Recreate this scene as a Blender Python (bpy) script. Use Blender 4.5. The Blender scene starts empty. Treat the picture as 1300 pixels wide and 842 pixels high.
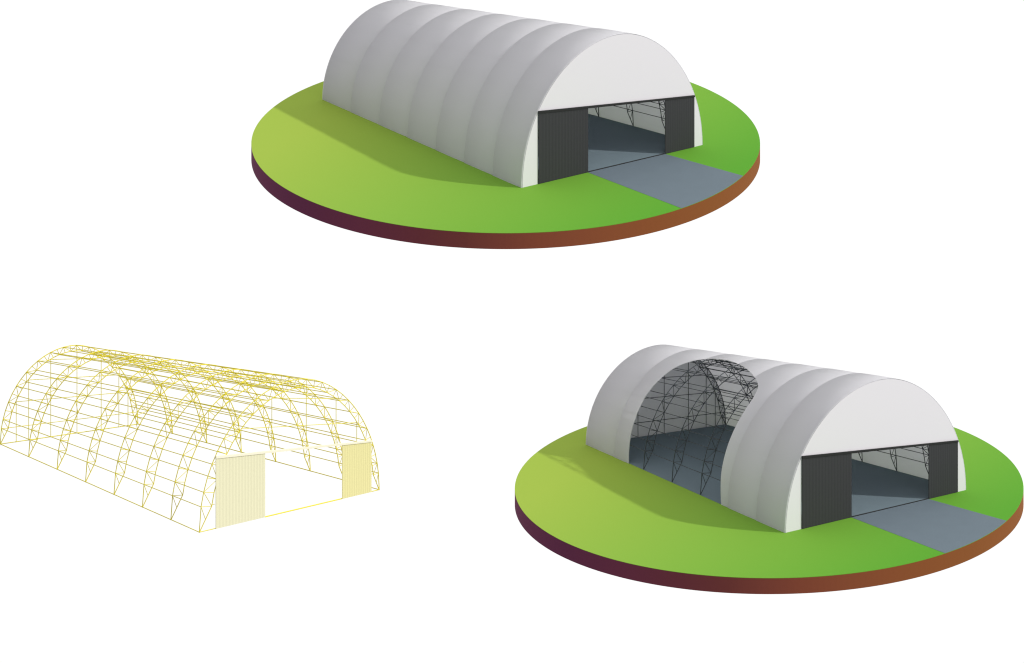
import bpy, bmesh, math
from mathutils import Vector, Matrix

# ------------------------------------------------------------------ basics
S = 0.07                       # metres per drawing unit (1/1300 of the frame width)
SE = 113.5 / 323.0             # sine of the camera pitch
CE = math.sqrt(1 - SE * SE)
PITCH = math.asin(SE)
scene = bpy.context.scene
COL = scene.collection


def lin(h):
    r = []
    for i in (0, 2, 4):
        c = int(h[i:i + 2], 16) / 255
        r.append(c / 12.92 if c <= .04045 else ((c + .055) / 1.055) ** 2.4)
    return tuple(r) + (1,)


def mul(c, f):
    return (c[0] * f, c[1] * f, c[2] * f, 1)


# ------------------------------------------------------------------ materials
def material(name, color, rough=.6, spec=.3, metal=0.0, noise=0.0, scale=4.0, bump=0.0):
    m = bpy.data.materials.new(name)
    m.use_nodes = True
    nt = m.node_tree
    b = nt.nodes['Principled BSDF']
    b.inputs['Base Color'].default_value = color
    b.inputs['Roughness'].default_value = rough
    b.inputs['Specular IOR Level'].default_value = spec
    b.inputs['Metallic'].default_value = metal
    if noise or bump:
        tc = nt.nodes.new('ShaderNodeTexCoord')
        nz = nt.nodes.new('ShaderNodeTexNoise')
        nz.inputs['Scale'].default_value = scale
        nz.inputs['Detail'].default_value = 5
        nt.links.new(tc.outputs['Object'], nz.inputs['Vector'])
        if noise:
            mx = nt.nodes.new('ShaderNodeMix')
            mx.data_type = 'RGBA'
            mx.inputs['A'].default_value = mul(color, 1 - noise)
            mx.inputs['B'].default_value = mul(color, 1 + noise)
            nt.links.new(nz.outputs['Fac'], mx.inputs['Factor'])
            nt.links.new(mx.outputs['Result'], b.inputs['Base Color'])
        if bump:
            bp = nt.nodes.new('ShaderNodeBump')
            bp.inputs['Strength'].default_value = bump
            bp.inputs['Distance'].default_value = .05
            nt.links.new(nz.outputs['Fac'], bp.inputs['Height'])
            nt.links.new(bp.outputs['Normal'], b.inputs['Normal'])
    return m


def ramp_material(name, stops, direction, lo, hi, rough=.8, interp='LINEAR', noise=0.0):
    """A surface whose own colour drifts from one side of the object to the other."""
    m = bpy.data.materials.new(name)
    m.use_nodes = True
    nt = m.node_tree
    b = nt.nodes['Principled BSDF']
    b.inputs['Roughness'].default_value = rough
    b.inputs['Specular IOR Level'].default_value = .05
    tc = nt.nodes.new('ShaderNodeTexCoord')
    dot = nt.nodes.new('ShaderNodeVectorMath')
    dot.operation = 'DOT_PRODUCT'
    dot.inputs[1].default_value = direction
    mr = nt.nodes.new('ShaderNodeMapRange')
    mr.inputs['From Min'].default_value = lo
    mr.inputs['From Max'].default_value = hi
    cr = nt.nodes.new('ShaderNodeValToRGB')
    cr.color_ramp.interpolation = interp
    while len(cr.color_ramp.elements) < len(stops):
        cr.color_ramp.elements.new(.5)
    for e, (p, c) in zip(cr.color_ramp.elements, stops):
        e.position = p
        e.color = c
    nt.links.new(tc.outputs['Object'], dot.inputs[0])
    nt.links.new(dot.outputs['Value'], mr.inputs['Value'])
    nt.links.new(mr.outputs['Result'], cr.inputs['Fac'])
    nt.links.new(cr.outputs['Color'], b.inputs['Base Color'])
    return m


def translucent(m, color, amount):
    nt = m.node_tree
    b = nt.nodes['Principled BSDF']
    out = nt.nodes['Material Output']
    tr = nt.nodes.new('ShaderNodeBsdfTranslucent')
    tr.inputs['Color'].default_value = color
    mx = nt.nodes.new('ShaderNodeMixShader')
    mx.inputs['Fac'].default_value = amount
    nt.links.new(b.outputs[0], mx.inputs[1])
    nt.links.new(tr.outputs[0], mx.inputs[2])
    nt.links.new(mx.outputs[0], out.inputs['Surface'])


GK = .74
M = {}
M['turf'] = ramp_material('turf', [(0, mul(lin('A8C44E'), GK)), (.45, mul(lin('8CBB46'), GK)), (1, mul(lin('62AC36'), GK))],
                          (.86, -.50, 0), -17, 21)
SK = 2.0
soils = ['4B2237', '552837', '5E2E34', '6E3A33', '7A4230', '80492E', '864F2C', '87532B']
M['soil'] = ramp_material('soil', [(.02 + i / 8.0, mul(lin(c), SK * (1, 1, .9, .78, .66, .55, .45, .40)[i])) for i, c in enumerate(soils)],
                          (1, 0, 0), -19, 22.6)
M['asphalt'] = material('asphalt', mul(lin('6E7B84'), .84), .9, .1, noise=.05, scale=.6)
M['floor'] = material('concrete_floor', mul(lin('68767D'), 1.08), .9, .1, noise=.03, scale=.3)
M['fabric'] = material('white_fabric', (.86, .845, .875, 1), .55, .2)
nt_ = M['fabric'].node_tree
at = nt_.nodes.new('ShaderNodeAttribute')
at.attribute_name = 'across'
# the fabric billows between two arches: relief of the cloth itself
sq_ = nt_.nodes.new('ShaderNodeMath')
sq_.operation = 'MULTIPLY_ADD'          # l * (1 - .55 l)
sq_.inputs[1].default_value = -.55
sq_.inputs[2].default_value = 1.0
cv = nt_.nodes.new('ShaderNodeMath')
cv.operation = 'MULTIPLY'
nt_.links.new(at.outputs['Fac'], sq_.inputs[0])
nt_.links.new(sq_.outputs[0], cv.inputs[0])
bp_ = nt_.nodes.new('ShaderNodeBump')
bp_.inputs['Strength'].default_value = 1
bp_.inputs['Distance'].default_value = 3.4
nt_.links.new(at.outputs['Fac'], cv.inputs[1])
nt_.links.new(cv.outputs[0], bp_.inputs['Height'])
nt_.links.new(bp_.outputs['Normal'], nt_.nodes['Principled BSDF'].inputs['Normal'])
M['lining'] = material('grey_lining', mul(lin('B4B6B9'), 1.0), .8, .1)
M['gable'] = material('white_gable_sheet', (.735, .712, .735, 1), .7, .15)
M['gable_back'] = material('grey_gable_sheet', mul(lin('BABAC0'), 1.05), .8, .1)
translucent(M['fabric'], (.9, .9, .92, 1), .42)
translucent(M['lining'], (.88, .87, .90, 1), .52)
translucent(M['gable_back'], (.88, .88, .92, 1), .38)
M['steel'] = material('dark_steel', lin('44494E'), .6, .2)
M['door'] = material('dark_door_sheet', lin('38383A'), .6, .2)
M['track'] = material('black_door_track', lin('2A2A2A'), .6, .2)
M['yellow'] = material('yellow_steel', lin('E6D83C'), .6, .15)
M['pale_door'] = material('pale_yellow_door', mul(lin('F3EFC8'), .92), .7, .1)
M['deep_door'] = material('yellow_door', mul(lin('F2EAA8'), .95), .7, .1)
M['pale_track'] = material('cream_track', mul(lin('FBF6DA'), .98), .7, .1)


# ------------------------------------------------------------------ tapering arch hall, in the drawing's units
# s runs 0..1 across the span, z is height, t runs 0 (rear arch) .. 1 (front arch)
H = 136.5
HB = 101.0
FR = dict(u0=663.0, u1=891.5, v0=238.5, sl=-.2375, k=.675, h=1.0)
BK = dict(u0=410.3, u1=585.3, v0=126.3, sl=-.1455, k=.8067, h=HB / H)
UC, VC = 642.0, 182.5          # centre of the disc under the hall


def frame_pt(f, s, z):
    w = 1 / (s + f['k'] * (1 - s))
    u = f['u0'] + (f['u1'] - f['u0']) * s * w
    vb = f['v0'] + f['sl'] * (u - f['u0'])
    return Vector(((u - UC) * S, -(vb - VC) / SE * S, z * f['h'] * w / CE * S))


def P(t, s, z):
    return frame_pt(BK, s, z).lerp(frame_pt(FR, s, z), t)


def s_of_u(u):
    f = FR
    t = (u - f['u0']) / (f['u1'] - f['u0'])
    return t * f['k'] / (1 - t + t * f['k'])


def arch(phi, off=0.0):
    """profile point (s, z) at angle phi (0 left foot .. pi right foot), pushed outwards by off"""
    def pt(p):
        s = .5 - .5 * math.cos(p)
        return s, H * math.sqrt(max(0, 1 - abs(2 * s - 1) ** 1.9))
    s, z = pt(phi)
    if off:
        e = 1e-3
        p0, p1 = min(max(phi, .02), math.pi - .02) - e, min(max(phi, .02), math.pi - .02) + e
        (a0, z0), (a1, z1) = pt(p0), pt(p1)
        dx, dz = (a1 - a0) * 208, z1 - z0
        L = math.hypot(dx, dz)
        s += -dz / L * off / 208
        z += dx / L * off
        if phi < .02 or phi > math.pi - .02:
            z = 0
    return s, max(z, 0)


# ------------------------------------------------------------------ mesh helpers
class MB:
    def __init__(self):
        self.bm = bmesh.new()

    def hexa(self, c):
        v = [self.bm.verts.new(p) for p in c]
        for f in ((0, 1, 2, 3), (7, 6, 5, 4), (0, 4, 5, 1), (1, 5, 6, 2), (2, 6, 7, 3), (3, 7, 4, 0)):
            self.bm.faces.new([v[i] for i in f])

    def box(self, t0, t1, s0, s1, z0, z1):
        self.hexa([P(t0, s0, z0), P(t0, s1, z0), P(t0, s1, z1), P(t0, s0, z1),
                   P(t1, s0, z0), P(t1, s1, z0), P(t1, s1, z1), P(t1, s0, z1)])

    def rod(self, a, b, r, n=6):
        self.path([a, b], r, n)

    def path(self, pts, r, n=6):
        rings = []
        up = Vector((0, 0, 1))
        m = len(pts)
        for i, p in enumerate(pts):
            d = (pts[min(i + 1, m - 1)] - pts[max(i - 1, 0)]).normalized()
            x = d.cross(up)
            if x.length < .05:
                x = d.cross(Vector((0.3, 1, 0)))
            x.normalize()
            y = d.cross(x).normalized()
            rings.append([self.bm.verts.new(p + x * r * math.cos(k * 2 * math.pi / n) + y * r * math.sin(k * 2 * math.pi / n)) for k in range(n)])
        for a, b in zip(rings, rings[1:]):
            for k in range(n):
                self.bm.faces.new((a[k], a[(k + 1) % n], b[(k + 1) % n], b[k]))
        self.bm.faces.new(rings[0])
        self.bm.faces.new(list(reversed(rings[-1])))

    def prism(self, poly, dz):
        """poly: list of ground points, extruded upwards by dz"""
        a = [self.bm.verts.new(p) for p in poly]
        b = [self.bm.verts.new(p + Vector((0, 0, dz))) for p in poly]
        self.bm.faces.new(list(reversed(a)))
        self.bm.faces.new(b)
        n = len(a)
        for i in range(n):
            self.bm.faces.new((a[i], a[(i + 1) % n], b[(i + 1) % n], b[i]))

    def build(self, name, mat, parent=None, smooth=False):
        bmesh.ops.recalc_face_normals(self.bm, faces=self.bm.faces)
        me = bpy.data.meshes.new(name)
        self.bm.to_mesh(me)
        self.bm.free()
        for m in (mat if isinstance(mat, (list, tuple)) else [mat]):
            me.materials.append(m)
        if smooth:
            me.polygons.foreach_set('use_smooth', [True] * len(me.polygons))
        o = bpy.data.objects.new(name, me)
        COL.objects.link(o)
        o.parent = parent
        return o


def thing(name, label, cat, loc, group=None):
    o = bpy.data.objects.new(name, None)
    o.empty_display_size = 2
    COL.objects.link(o)
    o.location = loc
    o['label'] = label
    o['category'] = cat
    if group:
        o['group'] = group
    return o


def copy_thing(src, label, loc, names):
    """copy a thing with those of its parts (and their sub-parts) whose name is in names"""
    r = src.copy()
    COL.objects.link(r)
    r['label'] = label
    r.location = loc
    for ch in list(src.children):
        if ch.name.split('.')[0] not in names:
            continue
        c = ch.copy()
        COL.objects.link(c)
        c.parent = r
        for g in ch.children:
            d = g.copy()
            COL.objects.link(d)
            d.parent = c
    return r


# ------------------------------------------------------------------ parts of the hall
NSEG = 32
DEPTH = 8.6


def node_angle(i):
    # the first bay above each foot is taller than the others
    if i == 0 or i == NSEG:
        return 0 if i == 0 else math.pi
    return .165 + (i - 1) * (math.pi - .33) / (NSEG - 2)


def outer_node(i):
    return arch(node_angle(i))


def inner_node(i):
    return arch(node_angle(i), -DEPTH) if 0 < i < NSEG else arch(node_angle(i))


TA = [i / 7 for i in range(8)]


def build_truss(t, mat, parent, r, rw, plain_inner=True):
    mb = MB()
    out = [P(t, *outer_node(i)) for i in range(NSEG + 1)]
    inn = [P(t, *inner_node(i)) for i in range(NSEG + 1)]
    mb.path(out, r)
    mb.path(inn, r)
    o = mb.build('arch_truss', mat, parent)
    w = MB()
    for j in range(1, NSEG):
        w.rod(out[j], inn[j], rw, 4)
    for j in range(2, NSEG, 2):
        for q in (j - 1, j + 1):
            if 0 < q < NSEG:
                w.rod(out[j], inn[q], rw, 4)
    for a, b in ((1, 0), (NSEG - 1, NSEG)):
        w.rod(out[a], inn[b].lerp(inn[a], .5), rw, 4)
    w.build('web_bracing', mat, o)
    return o


OUT_P = [1] + list(range(2, NSEG - 1, 2)) + [NSEG - 1]
INN_P = list(range(3, NSEG - 2, 2))


def build_purlins(mat, parent, r, t0=0.0, t1=1.0):
    for i in OUT_P:
        a = outer_node(i)
        mb = MB()
        mb.rod(P(t0, *a), P(t1, *a), r, 5)
        mb.build('purlin', mat, parent)
    for i in INN_P:
        a = inner_node(i)
        mb = MB()
        mb.rod(P(t0, *a), P(t1, *a), r, 5)
        mb.build('purlin', mat, parent)


def inner_z(s):
    """height of the inner chord above position s"""
    best = None
    pts = [inner_node(i) for i in range(NSEG + 1)]
    for (a, za), (b, zb) in zip(pts, pts[1:]):
        if a <= s <= b:
            best = za + (zb - za) * (s - a) / (b - a + 1e-9)
    return best or 0


def inner_s(z):
    """left position where the inner chord reaches height z"""
    pts = [inner_node(i) for i in range(NSEG // 2 + 1)]
    for (a, za), (b, zb) in zip(pts, pts[1:]):
        if za <= z <= zb:
            return a + (b - a) * (z - za) / (zb - za + 1e-9)
    return .5


BP = [.0932, .171, .3155, .5, .6845, .829, .9068]
FP = [.171, .3155, .5, .6845, .829]
DZ = 64.2          # top of the door opening
SD = (s_of_u(683), s_of_u(745.8), s_of_u(843.6), s_of_u(880.7))


def build_end_framing(mat, parent, r, tb=.002, tf=.998):
    for s in BP:
        mb = MB()
        mb.rod(P(tb, s, 0), P(tb, s, inner_z(s)), r, 5)
        mb.build('wall_post', mat, parent)
    for z in (outer_node(1)[1], inner_z(.0932), inner_z(.171), inner_z(.3155)):
        a = inner_s(z)
        mb = MB()
        mb.rod(P(tb, a, z), P(tb, 1 - a, z), r, 5)
        mb.build('wall_rail', mat, parent)
    for s in FP:
        mb = MB()
        mb.rod(P(tf, s, DZ), P(tf, s, inner_z(s)), r, 5)
        mb.build('wall_post', mat, parent)
    for z in (inner_z(.171), inner_z(.3155)):
        a = inner_s(z)
        mb = MB()
        mb.rod(P(tf, a, z), P(tf, 1 - a, z), r, 5)
        mb.build('wall_rail', mat, parent)
    for z in (outer_node(1)[1], outer_node(2)[1]):
        a = inner_s(z)
        for x0, x1 in ((a, SD[0]), (SD[3], 1 - a)):
            mb = MB()
            mb.rod(P(tf, x0, z), P(tf, x1, z), r, 5)
            mb.build('wall_rail', mat, parent)


def build_base_rails(mat, parent, r):
    for pts in (((0, 0), (1, 0)), ((0, 1), (1, 1)), ((0, 0), (0, 1)), ((1, 0), (1, 1))):
        mb = MB()
        mb.rod(P(pts[0][0], pts[0][1], .5), P(pts[1][0], pts[1][1], .5), r, 5)
        mb.build('base_rail', mat, parent)


# contour of the cut-away in cover coordinates (t, phi)
CUT = [(.214, 0), (.212, .094), (.210, .189), (.208, .327), (.206, .502), (.207, .663), (.212, .821), (.220, .979), (.236, 1.114), (.263, 1.234),
       (.305, 1.305), (.366, 1.323), (.449, 1.258), (.539, 1.140), (.608, 1.029), (.637, .951), (.653, .850), (.658, .740), (.660, .615), (.661, .502),
       (.662, .417), (.664, .325), (.667, .225), (.674, .115), (.681, 0)]


def dense_cut():
    out = []
    n = len(CUT)
    for i in range(n - 1):
        p0, p1, p2, p3 = CUT[max(i - 1, 0)], CUT[i], CUT[i + 1], CUT[min(i + 2, n - 1)]
        for k in range(12):
            u = k / 12
            out.append(tuple(.5 * (2 * p1[j] + (p2[j] - p0[j]) * u + (2 * p0[j] - 5 * p1[j] + 4 * p2[j] - p3[j]) * u * u
                                   + (3 * p1[j] - p0[j] - 3 * p2[j] + p3[j]) * u ** 3) for j in (0, 1)))
    out.append(CUT[-1])
    return out


DC = dense_cut()
ITOP = max(range(len(DC)), key=lambda i: DC[i][1])
PHT, TT = DC[ITOP][1], DC[ITOP][0]


def cut_at(phi):
    if phi >= PHT:
        return TT, TT
    r = []
    for seg in (DC[:ITOP + 1], list(reversed(DC[ITOP:]))):
        v = TT
        for (ta, pa), (tb, pb) in zip(seg, seg[1:]):
            if pa <= phi <= pb:
                v = ta + (tb - ta) * (phi - pa) / (pb - pa + 1e-12)
                break
        r.append(v)
    return r


def cover_pt(t, phi, a, b):
    l = (t - a) / (b - a)
    lip = LIP0 + (LIP1 - LIP0) * l + BULGE * math.sin(math.pi * l)
    return P(t, *arch(phi, lip))


LIP0, LIP1 = 1.1, .6
BULGE = .2


def build_panel(a, b, mat, parent, cut):
    rows = set(round(math.pi * i / 96, 5) for i in range(97))
    if cut:
        for k in range(1, 26):
            rows.add(round(PHT - PHT * (k / 26) ** 2, 5))
        rows.add(round(PHT, 5))
    rows = sorted(rows)
    bm = bmesh.new()
    lay = bm.verts.layers.float.new('across')
    NC = 8
    pieces = [(a, b, None)]
    if cut and b > .2 and a < .69:
        pieces = [('L',), ('R',)]
    for pc in pieces:
        prev = None
        was_thin = False
        for phi in rows:
            tl, tr = cut_at(phi)
            if pc == ('L',):
                x0, x1 = a, max(a, min(b, tl))
            elif pc == ('R',):
                x0, x1 = min(b, max(a, tr)), b
            else:
                x0, x1 = a, b
            thin = x1 - x0 < 1e-5
            ts = [x0 + (x1 - x0) * k / NC for k in range(NC + 1)]
            o = [bm.verts.new(cover_pt(t, phi, a, b)) for t in ts]
            i = [bm.verts.new(P(t, *arch(phi, .2))) for t in ts]
            for q, t in enumerate(ts):
                o[q][lay] = i[q][lay] = (t - a) / (b - a)
            if prev and not (thin and was_thin):
                po, pi = prev
                for k in range(NC):
                    f = bm.faces.new((po[k], po[k + 1], o[k + 1], o[k]))
                    g = bm.faces.new((pi[k], i[k], i[k + 1], pi[k + 1]))
                    g.material_index = 1
                for k in (0, NC):
                    bm.faces.new((po[k], o[k], i[k], pi[k]))
            prev = (o, i)
            was_thin = thin
    bmesh.ops.remove_doubles(bm, verts=bm.verts, dist=2e-4)
    bmesh.ops.delete(bm, geom=[v for v in bm.verts if not v.link_faces], context='VERTS')
    bmesh.ops.recalc_face_normals(bm, faces=bm.faces)
    me = bpy.data.meshes.new('cover_panel')
    bm.to_mesh(me)
    bm.free()
    for m in mat:
        me.materials.append(m)
    me.polygons.foreach_set('use_smooth', [True] * len(me.polygons))
    me.set_sharp_from_angle(angle=math.radians(40))
    o = bpy.data.objects.new('cover_panel', me)
    COL.objects.link(o)
    o.parent = parent
    return o


def build_wall(t0, t1, mat, parent, name, opening):
    """flat end wall following the arch, with the door opening left free at its foot"""
    n = 96
    cols = [arch(math.pi * i / n, -.15) for i in range(n + 1)]
    cols[0] = (0.0008, 0)
    cols[-1] = (.9992, 0)

    def top(x):
        for (a, za), (b, zb) in zip(cols, cols[1:]):
            if a <= x <= b:
                return za + (zb - za) * (x - a) / (b - a + 1e-12)
        return 0
    runs = [(0.0008, .9992, 0)]
    if opening:
        runs = [(0.0008, SD[0], 0), (SD[0], SD[3], DZ), (SD[3], .9992, 0)]
    mb = MB()
    bm = mb.bm
    for x0, x1, zb in runs:
        xs = [x0] + [c[0] for c in cols if x0 + 1e-4 < c[0] < x1 - 1e-4] + [x1]
        prev = None
        for x in xs:
            zt = max(top(x), zb + .01)
            cur = [bm.verts.new(P(t0, x, zb)), bm.verts.new(P(t0, x, zt)), bm.verts.new(P(t1, x, zt)), bm.verts.new(P(t1, x, zb))]
            if prev:
                for k in range(4):
                    bm.faces.new((prev[k], prev[(k + 1) % 4], cur[(k + 1) % 4], cur[k]))
            prev = cur
            if x in (xs[0], xs[-1]):
                bm.faces.new(cur)
    return mb.build(name, mat, parent)


def build_leaf(s0, s1, mat, parent, ribs, amp_=.00022):
    """corrugated sliding door leaf"""
    bm = bmesh.new()
    cols = []
    for k in range(ribs * 4 + 1):
        s = s0 + (s1 - s0) * k / (ribs * 4)
        amp = amp_ if (k % 4) in (1, 2) else 0.0
        cols.append((s, 1.0034 + amp))
    rows = []
    for (s, t) in cols:
        rows.append([bm.verts.new(P(t, s, 0.3)), bm.verts.new(P(t, s, DZ - 1.6)), bm.verts.new(P(t - .0016, s, DZ - 1.6)), bm.verts.new(P(t - .0016, s, 0.3))])
    for x, y in zip(rows, rows[1:]):
        for k in range(4):
            bm.faces.new((x[k], x[(k + 1) % 4], y[(k + 1) % 4], y[k]))
    bm.faces.new(rows[0])
    bm.faces.new(list(reversed(rows[-1])))
    bmesh.ops.recalc_face_normals(bm, faces=bm.faces)
    me = bpy.data.meshes.new('door_leaf')
    bm.to_mesh(me)
    bm.free()
    me.materials.append(mat)
    o = bpy.data.objects.new('door_leaf', me)
    COL.objects.link(o)
    o.parent = parent
    return o


def build_doors(parent, m1, m2, mt, sill, ms):
    build_leaf(SD[0] + .0005, SD[1], m1, parent, 16)
    build_leaf(SD[2], SD[3] - .0005, m2, parent, 13)
    mb = MB()
    mb.box(1.0012, 1.006, SD[0], SD[3], DZ - 1.9, DZ + .3)
    mb.build('door_track', mt, parent)
    mb = MB()
    mb.box(.9985, 1.0030, SD[1] + .001, SD[2] - .001, .02, sill)
    mb.build('door_sill', ms, parent)


# ------------------------------------------------------------------ discs of turf with the driveway on them
R = 323.0 * S


def make_disc(label, loc):
    d = thing('turf_disc', label, 'grass platform', loc, 'round grass platforms under the hangars')
    n = 256
    ring = [Vector((R * math.cos(2 * math.pi * i / n), R * math.sin(2 * math.pi * i / n), 0)) for i in range(n)]
    mb = MB()
    mb.prism([p + Vector((0, 0, -20.5 / CE * S)) for p in ring], 20.5 / CE * S - .03)
    mb.build('soil_edge', M['soil'], d)
    mb = MB()
    mb.prism([p + Vector((0, 0, -.03)) for p in ring], .03)
    mb.build('turf', M['turf'], d)
    # driveway: from the door to the rim, its outer end following the rim
    def g(u, v):
        return Vector(((u - UC) * S, -(v - VC) / SE * S, .004))
    a, b = g(861.3, 263.2), g(942.4, 223.3)
    A0, A1 = math.atan2(a.y, a.x), math.atan2(b.y, b.x)
    p0, p1 = P(1, SD[1], 0), P(1, SD[2], 0)
    p0.z = p1.z = .004
    arc = [Vector(((R - .003) * math.cos(A0 + (A1 - A0) * i / 24), (R - .003) * math.sin(A0 + (A1 - A0) * i / 24), .004)) for i in range(25)]
    mb = MB()
    mb.prism([p0] + arc + [p1], .012)
    mb.build('driveway', M['asphalt'], d)
    return d


def place(du, dv, z=0.0):
    """world position of a thing whose own origin is the disc centre, standing at height z"""
    y = -(VC + dv - 421) / SE * S
    return Vector(((UC + du - 650) * S, y, 0)) + Vector((0, -z * CE / SE, z))


LOC1 = place(0, 0)
LOC3 = place(334.5, 438)
FOOT = -20.5 / CE * S
LOC2 = place(-410, 438, FOOT)

disc1 = make_disc('round slab of grass on brown soil under the closed white hangar at the top', LOC1)
disc3 = copy_thing(disc1, 'round slab of grass on brown soil under the white hangar with the cut-away side', LOC3,
                   {'soil_edge', 'turf', 'driveway'})


# ------------------------------------------------------------------ the hangars
def make_hangar(label, loc, cut, src=None):
    if src is None:
        h = thing('arched_hangar', label, 'hangar', loc, 'white arched fabric hangars on grass discs')
        mb = MB()
        mb.prism([P(0.0005, -.002, 0) + Vector((0, 0, .004)), P(0.9995, -.002, 0) + Vector((0, 0, .004)), P(.9995, 1.002, 0) + Vector((0, 0, .004)),
                  P(0.0005, 1.002, 0) + Vector((0, 0, .004))], .02)
        mb.build('floor_slab', M['floor'], h)
        for t in TA:
            build_truss(min(max(t, .005), .9945), M['steel'], h, .036, .028)
        build_purlins(M['steel'], h, .030, .0035, .996)
        build_end_framing(M['steel'], h, .030, .0055, .9935)
        build_wall(.9965, 1.0, M['gable'], h, 'front_wall', True)
        build_wall(0.0, .003, M['gable_back'], h, 'back_wall', False)
        build_doors(h, M['door'], M['door'], M['track'], .7, M['track'])
    else:
        h = copy_thing(src, label, loc, {'floor_slab', 'arch_truss', 'purlin', 'wall_post', 'wall_rail', 'front_wall', 'back_wall', 'door_leaf', 'door_track', 'door_sill'})
    for i in range(7):
        build_panel(i / 7, (i + 1) / 7, [M['fabric'], M['lining']], h, cut)
    return h


hang1 = make_hangar('white arched hangar with its ribbed cover whole and no opening in the side', LOC1, False)
hang3 = make_hangar('white arched hangar with part of its side cover cut away showing dark trusses inside', LOC3, True, hang1)

# ------------------------------------------------------------------ the bare frame
fr = thing('hangar_frame', 'bare yellow lattice frame of an arched hangar with two pale sliding doors', 'hangar frame', LOC2)
for t in TA:
    build_truss(t, M['yellow'], fr, .040, .030)
build_purlins(M['yellow'], fr, .038)
build_end_framing(M['yellow'], fr, .032)
build_base_rails(M['yellow'], fr, .042)
build_doors(fr, M['pale_door'], M['deep_door'], M['pale_track'], .45, M['yellow'])

# ------------------------------------------------------------------ camera
cam = bpy.data.cameras.new('camera')
cam.type = 'ORTHO'
cam.ortho_scale = 1300 * S
cam.clip_start = .1
cam.clip_end = 2000
co = bpy.data.objects.new('camera', cam)
COL.objects.link(co)
view = Vector((0, math.cos(PITCH), -math.sin(PITCH)))
co.location = -view * 250
co.rotation_euler = (math.pi / 2 - PITCH, 0, 0)
scene.camera = co

# ------------------------------------------------------------------ light: one sun from the right and a white studio surround
SUN = Vector((1.48, -.24, 1)).normalized()
sun = bpy.data.lights.new('sun', 'SUN')
sun.energy = 2.7
sun.angle = math.radians(1.2)
sun.color = (1, .99, .97)
so = bpy.data.objects.new('sun', sun)
COL.objects.link(so)
so.rotation_euler = SUN.to_track_quat('Z', 'Y').to_euler()
so.location = SUN * 100

w = bpy.data.worlds.new('World')
scene.world = w
w.use_nodes = True
nt = w.node_tree
bg = nt.nodes['Background']
tc = nt.nodes.new('ShaderNodeTexCoord')
dot = nt.nodes.new('ShaderNodeVectorMath')
dot.operation = 'DOT_PRODUCT'
dot.inputs[1].default_value = Vector((.3, .8, .52)).normalized()
mr = nt.nodes.new('ShaderNodeMapRange')
mr.inputs['From Min'].default_value = -1
mr.inputs['From Max'].default_value = 1
cr = nt.nodes.new('ShaderNodeValToRGB')
# bright white backdrop behind and above, dimmer studio towards the viewer's side
els = [(0, (.33, .33, .35, 1)), (.25, (.36, .36, .38, 1)), (.38, (.58, .58, .60, 1)), (.5, (.98, .98, .99, 1)), (.70, (1.04, 1.04, 1.04, 1)), (1, (1.04, 1.04, 1.04, 1))]
while len(cr.color_ramp.elements) < len(els):
    cr.color_ramp.elements.new(.5)
for e, (p, c) in zip(cr.color_ramp.elements, els):
    e.position = p
    e.color = c
nt.links.new(tc.outputs['Generated'], dot.inputs[0])
nt.links.new(dot.outputs['Value'], mr.inputs['Value'])
nt.links.new(mr.outputs['Result'], cr.inputs['Fac'])
nt.links.new(cr.outputs['Color'], bg.inputs['Color'])
bg.inputs['Strength'].default_value = 1.0

scene.view_settings.view_transform = 'Standard'
scene.view_settings.look = 'None'
scene.view_settings.exposure = 0
scene.view_settings.gamma = 1
scene.render.engine = 'CYCLES'
scene.cycles.max_bounces = 6
scene.cycles.filter_width = 1.2
